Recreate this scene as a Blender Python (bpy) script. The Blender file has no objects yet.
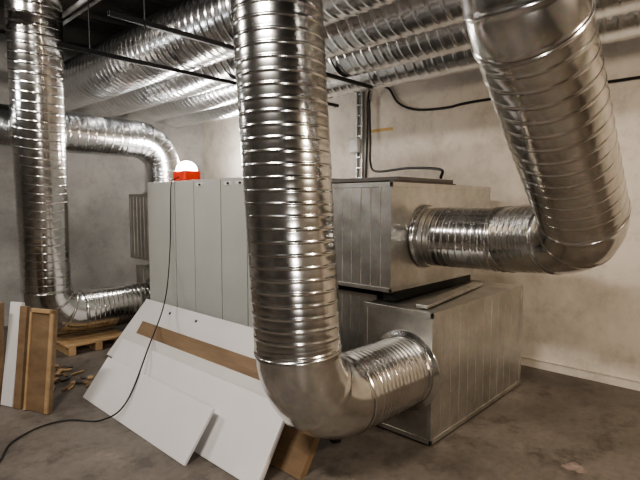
import bpy, math, random
from mathutils import Vector, Matrix
random.seed(4)
S = bpy.context.scene

# ------------------------------------------------------------------ materials
def new_mat(name):
    m = bpy.data.materials.new(name); m.use_nodes = True
    nt = m.node_tree; b = nt.nodes["Principled BSDF"]
    return m, nt, b
def ramp(nt, fac, stops):
    r = nt.nodes.new("ShaderNodeValToRGB")
    el = r.color_ramp.elements
    el[0].position = stops[0][0]; el[0].color = (*stops[0][1], 1)
    el[1].position = stops[-1][0]; el[1].color = (*stops[-1][1], 1)
    for p, c in stops[1:-1]:
        e = el.new(p); e.color = (*c, 1)
    nt.links.new(fac, r.inputs[0]); return r
def noise(nt, scale, detail=4, rough=.6, vec=None, coord="Object"):
    n = nt.nodes.new("ShaderNodeTexNoise")
    n.inputs["Scale"].default_value = scale; n.inputs["Detail"].default_value = detail
    n.inputs["Roughness"].default_value = rough
    if vec is None:
        tc = nt.nodes.new("ShaderNodeTexCoord"); vec = tc.outputs[coord]
    nt.links.new(vec, n.inputs["Vector"]); return n
def bump(nt, b, h, strength, dist):
    bm = nt.nodes.new("ShaderNodeBump"); bm.inputs["Strength"].default_value = strength
    bm.inputs["Distance"].default_value = dist
    nt.links.new(h, bm.inputs["Height"]); nt.links.new(bm.outputs[0], b.inputs["Normal"])
def galv(name, lo, hi, r0, r1, bs=.25, dent=3.0):
    m, nt, b = new_mat(name)
    b.inputs["Metallic"].default_value = 1.0
    n = noise(nt, 5, 6, .65)
    r = ramp(nt, n.outputs["Fac"], [(.3, lo), (.7, hi)])
    v = nt.nodes.new("ShaderNodeTexVoronoi"); v.inputs["Scale"].default_value = 60
    tc = nt.nodes.new("ShaderNodeTexCoord"); nt.links.new(tc.outputs["Object"], v.inputs["Vector"])
    mx = nt.nodes.new("ShaderNodeMix"); mx.data_type = 'RGBA'; mx.blend_type = 'MULTIPLY'
    mx.inputs[0].default_value = .10
    nt.links.new(r.outputs[0], mx.inputs[6]); nt.links.new(v.outputs["Color"], mx.inputs[7])
    nt.links.new(mx.outputs[2], b.inputs["Base Color"])
    mr = nt.nodes.new("ShaderNodeMapRange"); mr.inputs[3].default_value = r0; mr.inputs[4].default_value = r1
    nt.links.new(n.outputs["Fac"], mr.inputs[0]); nt.links.new(mr.outputs[0], b.inputs["Roughness"])
    d = noise(nt, dent, 3, .5)
    bump(nt, b, d.outputs["Fac"], bs, .05)
    return m
def plain(name, c, rough=.6, metal=0., var=.12, scale=8, bs=0.05):
    m, nt, b = new_mat(name)
    n = noise(nt, scale, 5)
    lo = tuple(x*(1-var) for x in c); hi = tuple(min(1, x*(1+var)) for x in c)
    r = ramp(nt, n.outputs["Fac"], [(.3, lo), (.7, hi)])
    nt.links.new(r.outputs[0], b.inputs["Base Color"])
    b.inputs["Roughness"].default_value = rough; b.inputs["Metallic"].default_value = metal
    if bs: bump(nt, b, n.outputs["Fac"], bs, .01)
    return m
def wood(name, lo, hi):
    m, nt, b = new_mat(name)
    tc = nt.nodes.new("ShaderNodeTexCoord"); mp = nt.nodes.new("ShaderNodeMapping")
    mp.inputs["Scale"].default_value = (9, 1.2, 9)
    nt.links.new(tc.outputs["Object"], mp.inputs[0])
    n = noise(nt, 1.6, 6, .6, mp.outputs[0])
    r = ramp(nt, n.outputs["Fac"], [(.3, lo), (.7, hi)])
    nt.links.new(r.outputs[0], b.inputs["Base Color"]); b.inputs["Roughness"].default_value = .6
    return m
def wallmat(name, base, dirt, amt=.7):
    m, nt, b = new_mat(name)
    n = noise(nt, .8, 8, .66); n2 = noise(nt, 6, 7, .75)
    r = ramp(nt, n.outputs["Fac"], [(.36, dirt), (.54, base)])
    r2 = ramp(nt, n2.outputs["Fac"], [(.33, (.74, .72, .70)), (.5, (1, 1, 1))])
    mx = nt.nodes.new("ShaderNodeMix"); mx.data_type = 'RGBA'; mx.blend_type = 'MULTIPLY'; mx.inputs[0].default_value = amt
    nt.links.new(r.outputs[0], mx.inputs[6]); nt.links.new(r2.outputs[0], mx.inputs[7])
    nt.links.new(mx.outputs[2], b.inputs["Base Color"]); b.inputs["Roughness"].default_value = .85
    bump(nt, b, n2.outputs["Fac"], .15, .01)
    return m

M_DUCT = galv("galvanised_spiral_steel", (.54, .53, .505), (.78, .77, .75), .14, .24, .10, 3)
M_DUCT2 = galv("galvanised_overhead_steel", (.70, .71, .72), (.90, .91, .92), .16, .28, .16, 4)
M_BOX = galv("galvanised_sheet", (.48, .465, .43), (.70, .685, .65), .36, .5, .25, 2.2)
M_GREY = plain("offwhite_painted_cabinet", (.45, .455, .425), .4, 0, .04, 3, .02)
M_DARK = plain("dark_steel", (.03, .03, .03), .5, .6)
M_MID = plain("weathered_steel", (.15, .14, .13), .5, .7)
M_BLACK = plain("black_rubber", (.012, .012, .012), .5)
M_WHITE = plain("white_laminate", (.68, .665, .65), .4, 0, .04, 2, .01)
M_OFFW = plain("offwhite_laminate", (.56, .54, .52), .5, 0, .06, 2, .01)
M_BROWN = wood("brown_chipboard", (.16, .105, .06), (.25, .17, .10))
M_TAN = wood("tan_wood", (.32, .21, .11), (.46, .32, .18))
M_RED = plain("red_plastic", (.75, .05, .02), .4)
M_BLUE = plain("zinc_strut", (.42, .43, .43), .4, .8)
M_TAPE = plain("masking_tape", (.55, .38, .15), .7)
M_PLASTER = plain("plaster_residue", (.24, .185, .16), .9, 0, .3, 20)
M_COND = plain("white_conduit_plastic", (.5, .5, .49), .5)
M_WALL = wallmat("painted_concrete_wall", (.66, .605, .53), (.45, .405, .345))
M_WALL2 = wallmat("grey_concrete_wall", (.36, .35, .33), (.24, .23, .215))
M_CEIL = plain("dark_soffit", (.05, .048, .046), .9)
def floormat():
    m, nt, b = new_mat("dusty_concrete_floor")
    n = noise(nt, 1.1, 9, .66); n2 = noise(nt, 22, 6, .6); n3 = noise(nt, 3.2, 7, .74)
    r = ramp(nt, n.outputs["Fac"], [(.32, (.08, .067, .055)), (.47, (.135, .116, .097)), (.62, (.18, .157, .133)), (.75, (.26, .232, .20))])
    r2 = ramp(nt, n2.outputs["Fac"], [(.38, (.68, .66, .64)), (.56, (1, 1, 1))])
    r3 = ramp(nt, n3.outputs["Fac"], [(.37, (.42, .40, .38)), (.48, (1, 1, 1)), (.60, (1, 1, 1)), (.66, (1.0, .95, .90))])
    mx = nt.nodes.new("ShaderNodeMix"); mx.data_type = 'RGBA'; mx.blend_type = 'MULTIPLY'; mx.inputs[0].default_value = .5
    my = nt.nodes.new("ShaderNodeMix"); my.data_type = 'RGBA'; my.blend_type = 'MULTIPLY'; my.inputs[0].default_value = .75
    nt.links.new(r.outputs[0], mx.inputs[6]); nt.links.new(r2.outputs[0], mx.inputs[7])
    nt.links.new(mx.outputs[2], my.inputs[6]); nt.links.new(r3.outputs[0], my.inputs[7])
    nt.links.new(my.outputs[2], b.inputs["Base Color"])
    mr = nt.nodes.new("ShaderNodeMapRange"); mr.inputs[3].default_value = .4; mr.inputs[4].default_value = .75
    nt.links.new(n3.outputs["Fac"], mr.inputs[0]); nt.links.new(mr.outputs[0], b.inputs["Roughness"])
    bump(nt, b, n2.outputs["Fac"], .08, .01)
    return m
M_FLOOR = floormat()
def emis(name, c, s):
    m, nt, b = new_mat(name)
    b.inputs["Emission Color"].default_value = (*c, 1); b.inputs["Emission Strength"].default_value = s
    b.inputs["Base Color"].default_value = (*c, 1); return m
M_GLOW = emis("work_light_lens", (1, .86, .80), 30)

# ------------------------------------------------------------------ mesh builder
class MB:
    def __init__(s): s.v = []; s.f = []; s.m = []; s.sm = []
    def add(s, vs, fs, mi=0, smooth=False):
        o = len(s.v); s.v += [tuple(x) for x in vs]
        for f in fs: s.f.append([i+o for i in f]); s.m.append(mi); s.sm.append(smooth)
    def box(s, a, b, mi=0):
        x0, y0, z0 = a; x1, y1, z1 = b
        s.add([(x0,y0,z0),(x1,y0,z0),(x1,y1,z0),(x0,y1,z0),(x0,y0,z1),(x1,y0,z1),(x1,y1,z1),(x0,y1,z1)],
              [(0,3,2,1),(4,5,6,7),(0,1,5,4),(1,2,6,5),(2,3,7,6),(3,0,4,7)], mi)
    def slab(s, q, th, mi=0):
        q = [Vector(p) for p in q]; n = (q[1]-q[0]).cross(q[3]-q[0]).normalized()*th
        vs = q+[p-n for p in q]
        s.add(vs, [(0,1,2,3),(7,6,5,4),(0,4,5,1),(1,5,6,2),(2,6,7,3),(3,7,4,0)], mi)
    def ring_sweep(s, st, N, mi=0, cap=True):
        t0 = st[0][1]; ref = Vector((0,0,1)) if abs(t0.z) < .9 else Vector((0,1,0))
        n = (ref - t0*ref.dot(t0)).normalized()
        vs = []; fs = []
        for p, t, rf in st:
            n = (n - t*n.dot(t)).normalized(); w = t.cross(n)
            for k in range(N):
                th = 2*math.pi*k/N
                vs.append(p + (n*math.cos(th)+w*math.sin(th))*rf(th))
        for i in range(len(st)-1):
            for k in range(N):
                k2 = (k+1) % N
                fs.append((i*N+k, i*N+k2, (i+1)*N+k2, (i+1)*N+k))
        s.add(vs, fs, mi, True)
        if cap:
            L = (len(st)-1)*N
            s.add([vs[k] for k in range(N)], [tuple(reversed(range(N)))], mi)
            s.add([vs[L+k] for k in range(N)], [tuple(range(N))], mi)
    def tube(s, pts, r, N=8, mi=0):
        pts = [Vector(p) for p in pts]; st = []
        for i, p in enumerate(pts):
            t = (pts[min(i+1, len(pts)-1)]-pts[max(i-1, 0)]).normalized()
            st.append((p, t, lambda th, r=r: r))
        s.ring_sweep(st, N, mi)
    def build(s, name, mats, bevel=0):
        me = bpy.data.meshes.new(name); me.from_pydata(s.v, [], s.f); me.update()
        for m in mats: me.materials.append(m)
        for p, mi, sm in zip(me.polygons, s.m, s.sm): p.material_index = mi; p.use_smooth = sm
        o = bpy.data.objects.new(name, me); S.collection.objects.link(o)
        if bevel:
            b = o.modifiers.new("bevel", "BEVEL"); b.width = bevel; b.segments = 2; b.limit_method = 'ANGLE'
        return o
def catmull(P, n=10):
    P = [Vector(p) for p in P]; P = [P[0]*2-P[1]]+P+[P[-1]*2-P[-2]]; out = []
    for i in range(1, len(P)-2):
        a, b, c, d = P[i-1:i+3]
        for k in range(n):
            t = k/n
            out.append(.5*((2*b)+(c-a)*t+(2*a-5*b+4*c-d)*t*t+(3*b-a-3*c+d)*t**3))
    out.append(P[-2]); return out

def duct(name, pts, fil, R, pitch=.075, h=.0035, w=.0085, step=.0042, mat=M_DUCT, flange0=False, flange1=False, N=56, gores=4, pitches=None, fw=.04, hs=None):
    pts = [Vector(p) for p in pts]; mb = MB(); st = []
    segs = []; cur = pts[0]
    for i in range(1, len(pts)-1):
        d0 = (pts[i]-pts[i-1]).normalized(); d1 = (pts[i+1]-pts[i]).normalized()
        ang = d0.angle(d1); L = fil[i-1]*math.tan(ang/2)
        a = pts[i]-d0*L; b = pts[i]+d1*L
        segs.append(("s", cur, a)); segs.append(("a", a, d0, d1, ang, fil[i-1])); cur = b
    segs.append(("s", cur, pts[-1]))
    const = lambda r: (lambda th: r)
    si = 0
    for g in segs:
        if g[0] == "s":
            a, b = g[1], g[2]; Ln = (b-a).length; t = (b-a).normalized()
            pt = pitches[si] if pitches else pitch; hh = hs[si] if hs else h; si += 1
            n = max(2, int(Ln/step)); endm = .04
            for k in range(n+1):
                s_ = Ln*k/n; e = min(s_, Ln-s_)
                if e < endm:
                    dr = .006 if .008 < e < .016 else .0015
                    st.append((a+t*s_, t, const(R+dr)))
                else:
                    fade = min(1, (e-endm)/.03)
                    def rf(th, s_=s_, fade=fade, pt=pt, hh=hh):
                        ph = (s_/pt + th/(2*math.pi)) % 1.0
                        d = min(ph, 1-ph)*pt
                        c = max(0, 1-d/w)
                        # lock seam + slight barrel of the strip between seams
                        return R + hh*fade*c*c*(3-2*c) + .0011*math.sin(ph*math.pi)
                    st.append((a+t*s_, t, rf))
        else:
            _, a, d0, d1, ang, r = g
            ax = d0.cross(d1).normalized(); cdir = ax.cross(d0); c = a+cdir*r
            for k in range(gores+1):
                for off in (-.05, 0, .05):
                    u = k+off
                    if u < 0 or u > gores: continue
                    th = ang*u/gores; rot = Matrix.Rotation(th, 3, ax)
                    st.append((c+rot @ (-cdir*r), rot @ d0, const(R+(.006 if off == 0 else 0))))
                if k < gores:
                    for q in (.15, .3, .5, .7, .85):
                        th = ang*(k+q)/gores; rot = Matrix.Rotation(th, 3, ax)
                        st.append((c+rot @ (-cdir*r), rot @ d0, const(R)))
    mb.ring_sweep(st, N, 0)
    def fl(p, t):
        q = []
        for s_, r in ((0, R+fw), (.004, R+fw+.002), (.012, R+fw), (.016, R+.012), (.03, R+.010), (.05, R+.006)):
            q.append((p+t*s_, t, const(r)))
        mb.ring_sweep(q, N, 0)
    if flange0: fl(pts[0], (pts[1]-pts[0]).normalized())
    if flange1: fl(pts[-1], (pts[-2]-pts[-1]).normalized())
    return mb.build(name, [mat])

# ------------------------------------------------------------------ room
def boxobj(name, a, b, mat, bevel=0):
    m = MB(); m.box(a, b); return m.build(name, [mat], bevel)
X0, X1, Y0, Y1, ZC = -3.0, 4.54, -3.0, 6.83, 3.5
boxobj("floor", (X0-.1, Y0-.1, -.1), (X1+.1, Y1+.1, 0), M_FLOOR)
boxobj("ceiling", (X0-.1, Y0-.1, ZC), (X1+.1, Y1+.1, ZC+.1), M_CEIL)
boxobj("wall_right", (X1, Y0-.1, 0), (X1+.1, Y1+.1, ZC), M_WALL)
boxobj("wall_left", (X0-.1, Y1, 0), (X1, Y1+.1, ZC), M_WALL2)
boxobj("wall_front", (X0-.1, Y0-.1, 0), (X1, Y0, ZC), M_WALL)
boxobj("wall_back", (X0-.1, Y0, 0), (X0, Y1, ZC), M_WALL2)
b = MB(); b.box((X1-.014, Y0, 0), (X1, Y1, .075)); b.box((X1-.024, Y0, .075), (X1, Y1, .087)); b.build("baseboard_right", [M_WALL], .003)
for i, y in enumerate((3.2, 4.1, 5.0, 5.9)):
    j = MB(); j.box((-2.9, y, 3.3), (4.5, y+.10, 3.31)); j.box((-2.9, y+.04, 3.31), (4.5, y+.06, 3.49)); j.box((-2.9, y, 3.49), (4.5, y+.1, 3.5))
    j.build("ceiling_joist", [M_MID])
ct = MB()
ct.box((.70, 2.0, 3.0), (.72, 6.6, 3.08)); ct.box((1.08, 2.0, 3.0), (1.10, 6.6, 3.08))
for k in range(16): ct.box((.72, 2.1+k*.29, 3.0), (1.08, 2.13+k*.29, 3.02))
ct.box((.8, 2.0, 3.02), (.86, 6.6, 3.06), 1); ct.box((.9, 2.0, 3.02), (.94, 6.6, 3.05), 1)
ct.build("cable_tray", [M_MID, M_BLACK])
for x, z, r in ((1.80, 3.25, .022), (1.88, 3.25, .016)):
    m = MB(); m.tube([(x, 1.0, z), (x, 6.8, z)], r, 12); m.build("electrical_conduit", [M_COND])

# ------------------------------------------------------------------ plenum boxes
def plenum(name, a, b, ribs_front=0, ribs_side=0, pitch=.085, pitch_side=.16):
    x0, y0, z0 = a; x1, y1, z1 = b
    m = MB(); m.box(a, b)
    t = .028
    for (ya, yb) in ((y0-.004, y0+t), (y1-t, y1+.004)):
        m.box((x0-.004, ya, z0-.002), (x0+t, yb, z1+.004))
    m.box((x1-t, y0-.004, z0-.002), (x1+.004, y0+t, z1+.004))
    m.box((x0-.005, y0-.005, z1-t), (x0+.01, y1+.005, z1+.005)); m.box((x0-.005, y0-.005, z1-t), (x1+.005, y0+.01, z1+.005))
    m.box((x0-.005, y0-.005, z0), (x0+.01, y1+.005, z0+t)); m.box((x0-.005, y0-.005, z0), (x1+.005, y0+.01, z0+t))
    if ribs_front:
        y = y0+pitch
        while y < y1-.04:
            m.box((x0-.005, y-.003, z0+t), (x0+.002, y+.003, z1-t)); y += pitch
    if ribs_side:
        x = x0+pitch_side
        while x < x1-.04:
            m.box((x-.003, y0-.0014, z0+t), (x+.003, y0+.002, z1-t)); x += pitch_side
    return m.build(name, [M_BOX], .0012)
plenum("duct_plenum_box", (2.59, 1.50, .012), (4.01, 2.02, .83), 0, 1, pitch_side=.12)
plenum("duct_plenum_box", (2.69, 1.88, .90), (4.19, 2.88, 1.635), 1, 0)
plenum("duct_plenum_box", (2.80, 2.06, .05), (4.0, 2.88, .84), 1, 0)
plenum("duct_plenum_box", (2.78, 5.02, .83), (3.9, 5.80, 1.60), 1, 0)
plenum("duct_plenum_box", (2.80, 5.02, .06), (3.9, 5.70, .74), 1, 0)

sp = MB()
sp.slab([(2.66, 1.58, .860), (3.75, 1.72, .860), (3.75, 1.80, .860), (2.66, 1.66, .860)], .022, 1)
sp.slab([(2.72, 1.86, .898), (3.9, 1.90, .898), (3.9, 1.98, .898), (2.72, 1.96, .898)], .06)
sp.slab([(2.70, 2.6, .898), (4.0, 2.6, .898), (4.0, 2.7, .898), (2.70, 2.7, .898)], .055)
sp.build("support_battens", [M_DARK, M_BOX], .003)

# ------------------------------------------------------------------ air handling unit
ahu = bpy.data.objects.new("air_handling_unit", None); S.collection.objects.link(ahu)
def child(o, p): o.parent = p; return o
m = MB(); m.box((2.62, 2.90, .10), (3.75, 5.0, 1.715)); child(m.build("cabinet_body", [M_MID], .004), ahu)
m = MB(); m.box((2.60, 2.90, 0), (3.74, 5.0, .10)); child(m.build("base_frame", [M_DARK], .004), ahu)
m = MB()
for ya, yb in ((4.444, 4.995), (4.10, 4.432), (3.666, 4.09), (3.294, 3.654), (2.905, 3.282)):
    m.box((2.598, ya, .13), (2.622, yb, 1.712))
m.box((2.63, 4.996, .12), (3.74, 5.006, 1.71)); m.box((2.61, 2.905, 1.712), (3.74, 4.995, 1.72))
child(m.build("door_panels", [M_GREY], .003), ahu)
m = MB()
for y in (3.94, 3.50, 3.33, 3.1):
    m.box((2.590, y, 1.655), (2.598, y+.10, 1.69)); m.tube([(2.591, y+.03, 1.672), (2.576, y+.03, 1.672)], .010, 12, 1)
child(m.build("door_latches", [M_WHITE, M_DARK], .003), ahu)
m = MB(); m.box((2.95, 2.0, 1.66), (3.75, 2.85, 1.69)); m.box((2.90, 2.0, 1.641), (3.8, 2.04, 1.66)); m.box((2.90, 2.8, 1.641), (3.8, 2.85, 1.66))
m.build("plenum_lid", [M_MID], .004)

# ------------------------------------------------------------------ ducts in the room
duct("spiral_duct", [(1.58, 1.775, 2.62), (1.669, 1.69, .462), (2.584, 1.69, .445)], [.34], .212,
     pitches=[.058, .036], flange1=True, hs=[.0034, .005], gores=2)
duct("spiral_duct", [(3.12, 1.874, 1.26), (3.12, 1.28, 1.265), (2.85, .735, 1.325), (1.78, .70, 2.21), (1.70, .70, 2.9)], [.2, .32, .25], .206,
     pitches=[.05, .05, .075, .1], flange0=True, gores=2, fw=.022, hs=[.003, .003, .0034, .003])
duct("spiral_duct", [(1.48, 4.75, 3.3), (1.66, 5.3, .37), (2.79, 5.3, .37)], [.33], .218, pitches=[.08, .05], flange1=True, gores=3)
duct("spiral_duct", [(-1.0, 5.52, 2.24), (3.08, 5.52, 2.24), (3.08, 5.52, 1.612)], [.34], .21, pitches=[.09, .06], flange1=True, gores=5, mat=M_DUCT2, step=.006, w=.01)
for k, x in enumerate((2.27, 2.81, 3.35, 3.89)):
    duct("overhead_duct", [(x, -2.8, 2.86), (x, 6.6, 2.86)], [], .252, pitch=.085+.012*(k % 2), h=.006, w=.016, step=.009, mat=M_DUCT2, N=48)
for y, xe in ((2.86, 3.75), (3.67, 4.2)):
    s_ = MB(); s_.box((1.28, y-.012, 2.568), (xe, y+.012, 2.573)); s_.box((1.28, y-.014, 2.573), (xe, y-.011, 2.597)); s_.box((1.28, y+.011, 2.573), (xe, y+.014, 2.597))
    s_.tube([(1.5, y, 2.55), (1.5, y, 3.5)], .005); s_.tube([(xe-.05, y, 2.55), (xe-.05, y, 2.6)], .005)
    s_.build("strut_rail", [M_DARK])

# ------------------------------------------------------------------ wall services
cs = MB()
cs.box((4.50, 3.56, 1.72), (4.54, 3.575, 2.78)); cs.box((4.50, 3.635, 1.72), (4.54, 3.65, 2.78))
for k in range(9): cs.box((4.505, 3.575, 1.78+k*.12), (4.515, 3.635, 1.80+k*.12))
cs.build("cable_ladder", [M_BLUE], .002)
m = MB(); m.box((4.44, 3.58, 2.08), (4.499, 3.70, 2.24)); m.box((4.435, 3.585, 2.085), (4.44, 3.695, 2.235)); m.build("junction_box", [M_COND], .004)
c = MB()
c.tube(catmull([(4.52, 3.52, 1.78), (4.52, 3.50, 2.3), (4.52, 3.49, 2.72), (4.52, 3.42, 2.79), (4.52, 3.22, 2.76), (4.52, 3.08, 2.58), (4.52, 2.85, 2.48), (4.52, 2.5, 2.455), (4.52, 2.16, 2.475), (4.52, .85, 2.47), (4.52, -1.5, 2.47)]), .012)
c.build("mains_cable", [M_BLACK])
c = MB()
c.tube(catmull([(4.47, 3.44, 2.66), (4.47, 3.42, 2.2), (4.45, 3.40, 1.95), (4.30, 3.20, 1.84), (4.0, 2.6, 1.83), (3.7, 2.1, 1.78), (3.6, 2.03, 1.705)]), .012)
c.build("power_cable", [M_BLACK])
m = MB(); m.box((4.537, 3.16, 2.30), (4.54, 3.46, 2.335)); m.build("masking_tape_strip", [M_TAPE])

# ------------------------------------------------------------------ work light on the cabinet
wl = bpy.data.objects.new("work_light", None); S.collection.objects.link(wl)
m = MB(); m.box((2.66, 4.36, 1.721), (2.86, 4.58, 1.83)); child(m.build("housing", [M_RED], .02), wl)
m = MB(); st = []
for k in range(9):
    a = k/8*math.pi/2
    st.append((Vector((2.76, 4.47, 1.83+.10*math.sin(a))), Vector((0, 0, 1)), lambda th, r=.105*math.cos(a)+.002: r))
m.ring_sweep(st, 28); child(m.build("lens", [M_GLOW]), wl)
c = MB()
c.tube(catmull([(2.645, 4.43, 1.76), (2.60, 4.43, 1.735), (2.56, 4.44, 1.66), (2.55, 4.47, 1.03), (2.30, 4.14, .60), (1.78, 3.47, .40), (1.49, 3.24, .125), (1.35, 3.33, .012), (1.2, 3.5, .010), (1.03, 3.53, .010), (.83, 3.42, .010), (.70, 3.2, .010), (.5, 3.1, .010)]), .0055)
c.build("extension_cable", [M_BLACK])

# ------------------------------------------------------------------ leaning boards
def lean(name, xb, xt, zt, ya, yb, th, mat, z0=.004, dy=0):
    m = MB()
    m.slab([(xb, yb, z0), (xb, ya, z0), (xt, ya+dy, zt), (xt, yb+dy, zt)], th)
    return m, m.build(name, [mat], .002)
lean("white_panel", 1.43, 1.635, .275, 2.41, 3.86, .018, M_WHITE)
lean("white_panel", 1.56, 1.80, .375, 1.93, 3.95, .018, M_WHITE)
lean("offwhite_panel", 1.62, 1.875, .42, 1.96, 4.03, .018, M_OFFW)
lean("brown_board", 1.72, 2.03, .465, 2.05, 4.05, .02, M_BROWN)
lean("brown_board", 1.78, 1.94, .24, 1.83, 3.0, .05, M_BROWN)
m = MB(); q = [(2.02, 4.80, .004), (2.02, 2.1, .004), (2.43, 2.1, .51), (2.43, 4.75, .51)]
m.slab(q, .02)
nrm = Vector((-.5, 0, .41)).normalized()
for y in (4.2, 3.75):
    p = Vector((2.38, y, .45)); m.tube([p-nrm*.002, p+nrm*.003], .014, 12, 1)
m.build("drilled_white_panel", [M_WHITE, M_BLACK], .002)

def post(name, p0, p1, top, th, mat, edge=None):
    m = MB(); a = Vector((*p0, .003)); b = Vector((*p1, .003)); t = Vector(top)
    m.slab([a, b, b+t, a+t], th)
    if edge:
        d = (b-a).normalized(); n = d.cross(t).normalized()*.012
        for s0, s1 in ((b-d*.03, b), (a, a+d*.02)):
            m.slab([s0+n, s1+n, s1+t+n, s0+t+n], .014, 1)
        m.slab([a+t*.96+n, b+t*.96+n, b+t+n, a+t+n], .014, 1)
    return m.build(name, [mat]+([edge] if edge else []), .002)
post("framed_wood_panel", (1.05, 3.93), (1.14, 3.72), (.10, .09, .72), .035, M_BROWN, M_TAN)
post("brown_board_offcut", (1.00, 4.02), (1.03, 3.96), (.10, .09, .73), .03, M_BROWN)
post("white_board_offcut", (.955, 4.16), (1.0, 4.05), (.13, .13, .74), .03, M_WHITE)
post("brown_board_offcut", (.90, 4.30), (.945, 4.18), (.05, .04, .75), .04, M_BROWN)
post("framed_wood_panel", (.70, 4.56), (.88, 4.33), (.12, .11, .80), .03, M_BROWN, M_TAN)

pl = MB()
for k in range(5): pl.box((1.72, 5.0+k*.13, .085), (2.35, 5.09+k*.13, .105))
for x in (1.74, 2.0, 2.26): pl.box((x, 5.0, 0.002), (x+.07, 5.61, .085))
pl.build("wooden_pallet", [M_TAN], .003)
db = MB()
for k in range(52):
    x = 1.22+random.random()*.42; y = 4.08+random.random()*.8; a = random.random()*3; l = .02+random.random()*.06; w_ = .006+random.random()*.022
    if x < 1.3 and y < 4.2: continue
    u = Vector((math.cos(a), math.sin(a), 0)); v = Vector((-u.y, u.x, 0)); c0 = Vector((x, y, .015+random.random()*.006))
    db.slab([c0-u*l-v*w_, c0+u*l-v*w_, c0+u*l+v*w_, c0-u*l+v*w_], .012, random.choice((0, 0, 1, 2, 2)))
db.build("wood_scraps", [M_BROWN, M_TAN, M_MID])
m = MB(); ring = []
for k in range(40):
    a = 2*math.pi*k/40; r = .05*(1+.18*math.sin(3*a+1)+.10*math.sin(7*a)+.07*math.sin(12*a))
    ring.append((2.94+r*math.cos(a), .78+r*1.2*math.sin(a), .002))
m.add(ring, [tuple(range(40))]); m.build("plaster_stain", [M_PLASTER])
m = MB(); m.tube([(2.25, 1.98, .0), (2.25, 1.98, .015)], .035, 20); m.tube([(2.25, 1.98, .015), (2.25, 1.98, .12)], .010, 10); m.tube([(2.25, 1.98, .05), (2.25, 1.98, .065)], .02, 6)
m.build("leveling_foot", [M_DARK])

# ------------------------------------------------------------------ lights
def lamp(name, kind, loc, energy, color, size=.5, sy=None, target=None):
    l = bpy.data.lights.new(name, kind); l.energy = energy; l.color = color
    if kind == 'AREA':
        l.shape = 'RECTANGLE'; l.size = size; l.size_y = sy or size
    else: l.shadow_soft_size = size
    o = bpy.data.objects.new(name, l); o.location = loc; S.collection.objects.link(o)
    if target is not None:
        o.rotation_euler = (Vector(target)-Vector(loc)).to_track_quat('-Z', 'Y').to_euler()
    return o
warm = (1, .83, .65); neut = (1, .93, .86)
lamp("ceiling_lamp_light", 'AREA', (-.6, 1.2, 3.1), 88, neut, .9, .15, (1.4, 1.8, .8))
lamp("ceiling_lamp_light", 'AREA', (2.1, -1.6, 2.5), 72, warm, .5, .25, (4.2, 1.5, .4))
lamp("ceiling_lamp_light", 'AREA', (-.3, 4.2, 3.1), 48, neut, .8, .15, (2.2, 4.6, .8))
lamp("uplight_fill", 'AREA', (-.2, -.7, 1.0), 24, neut, .35, .35, (3.0, 2.6, 3.2))  # added uplight to brighten the overhead ducts, no real fitting
lamp("work_and_fill_point", 'POINT', (2.9, 5.0, 2.05), 30, (1, .97, .94), .1)
lamp("work_and_fill_point", 'POINT', (4.1, 5.6, 2.2), 38, (1, .97, .94), .1)  # added point light brightening the far wall corner, separate from the work light
lamp("work_and_fill_point", 'POINT', (.6, 5.0, 2.4), 12, (.95, .98, 1), .12)  # added point fill for the left end, no bulb modelled there

w = bpy.data.worlds.new("world"); S.world = w; w.use_nodes = True
w.node_tree.nodes["Background"].inputs[0].default_value = (1, .95, .9, 1)
w.node_tree.nodes["Background"].inputs[1].default_value = .3
try: S.view_settings.look = 'AgX - Medium High Contrast'
except Exception: pass

# ------------------------------------------------------------------ camera
cam = bpy.data.cameras.new("camera"); cam.sensor_width = 36; cam.lens = 490/640*36
co = bpy.data.objects.new("camera", cam); S.collection.objects.link(co)
co.location = (0, 0, 1.5); co.rotation_euler = (math.radians(90-4.32), 0, math.radians(43.2-90))
cam.clip_start = .05
S.camera = co
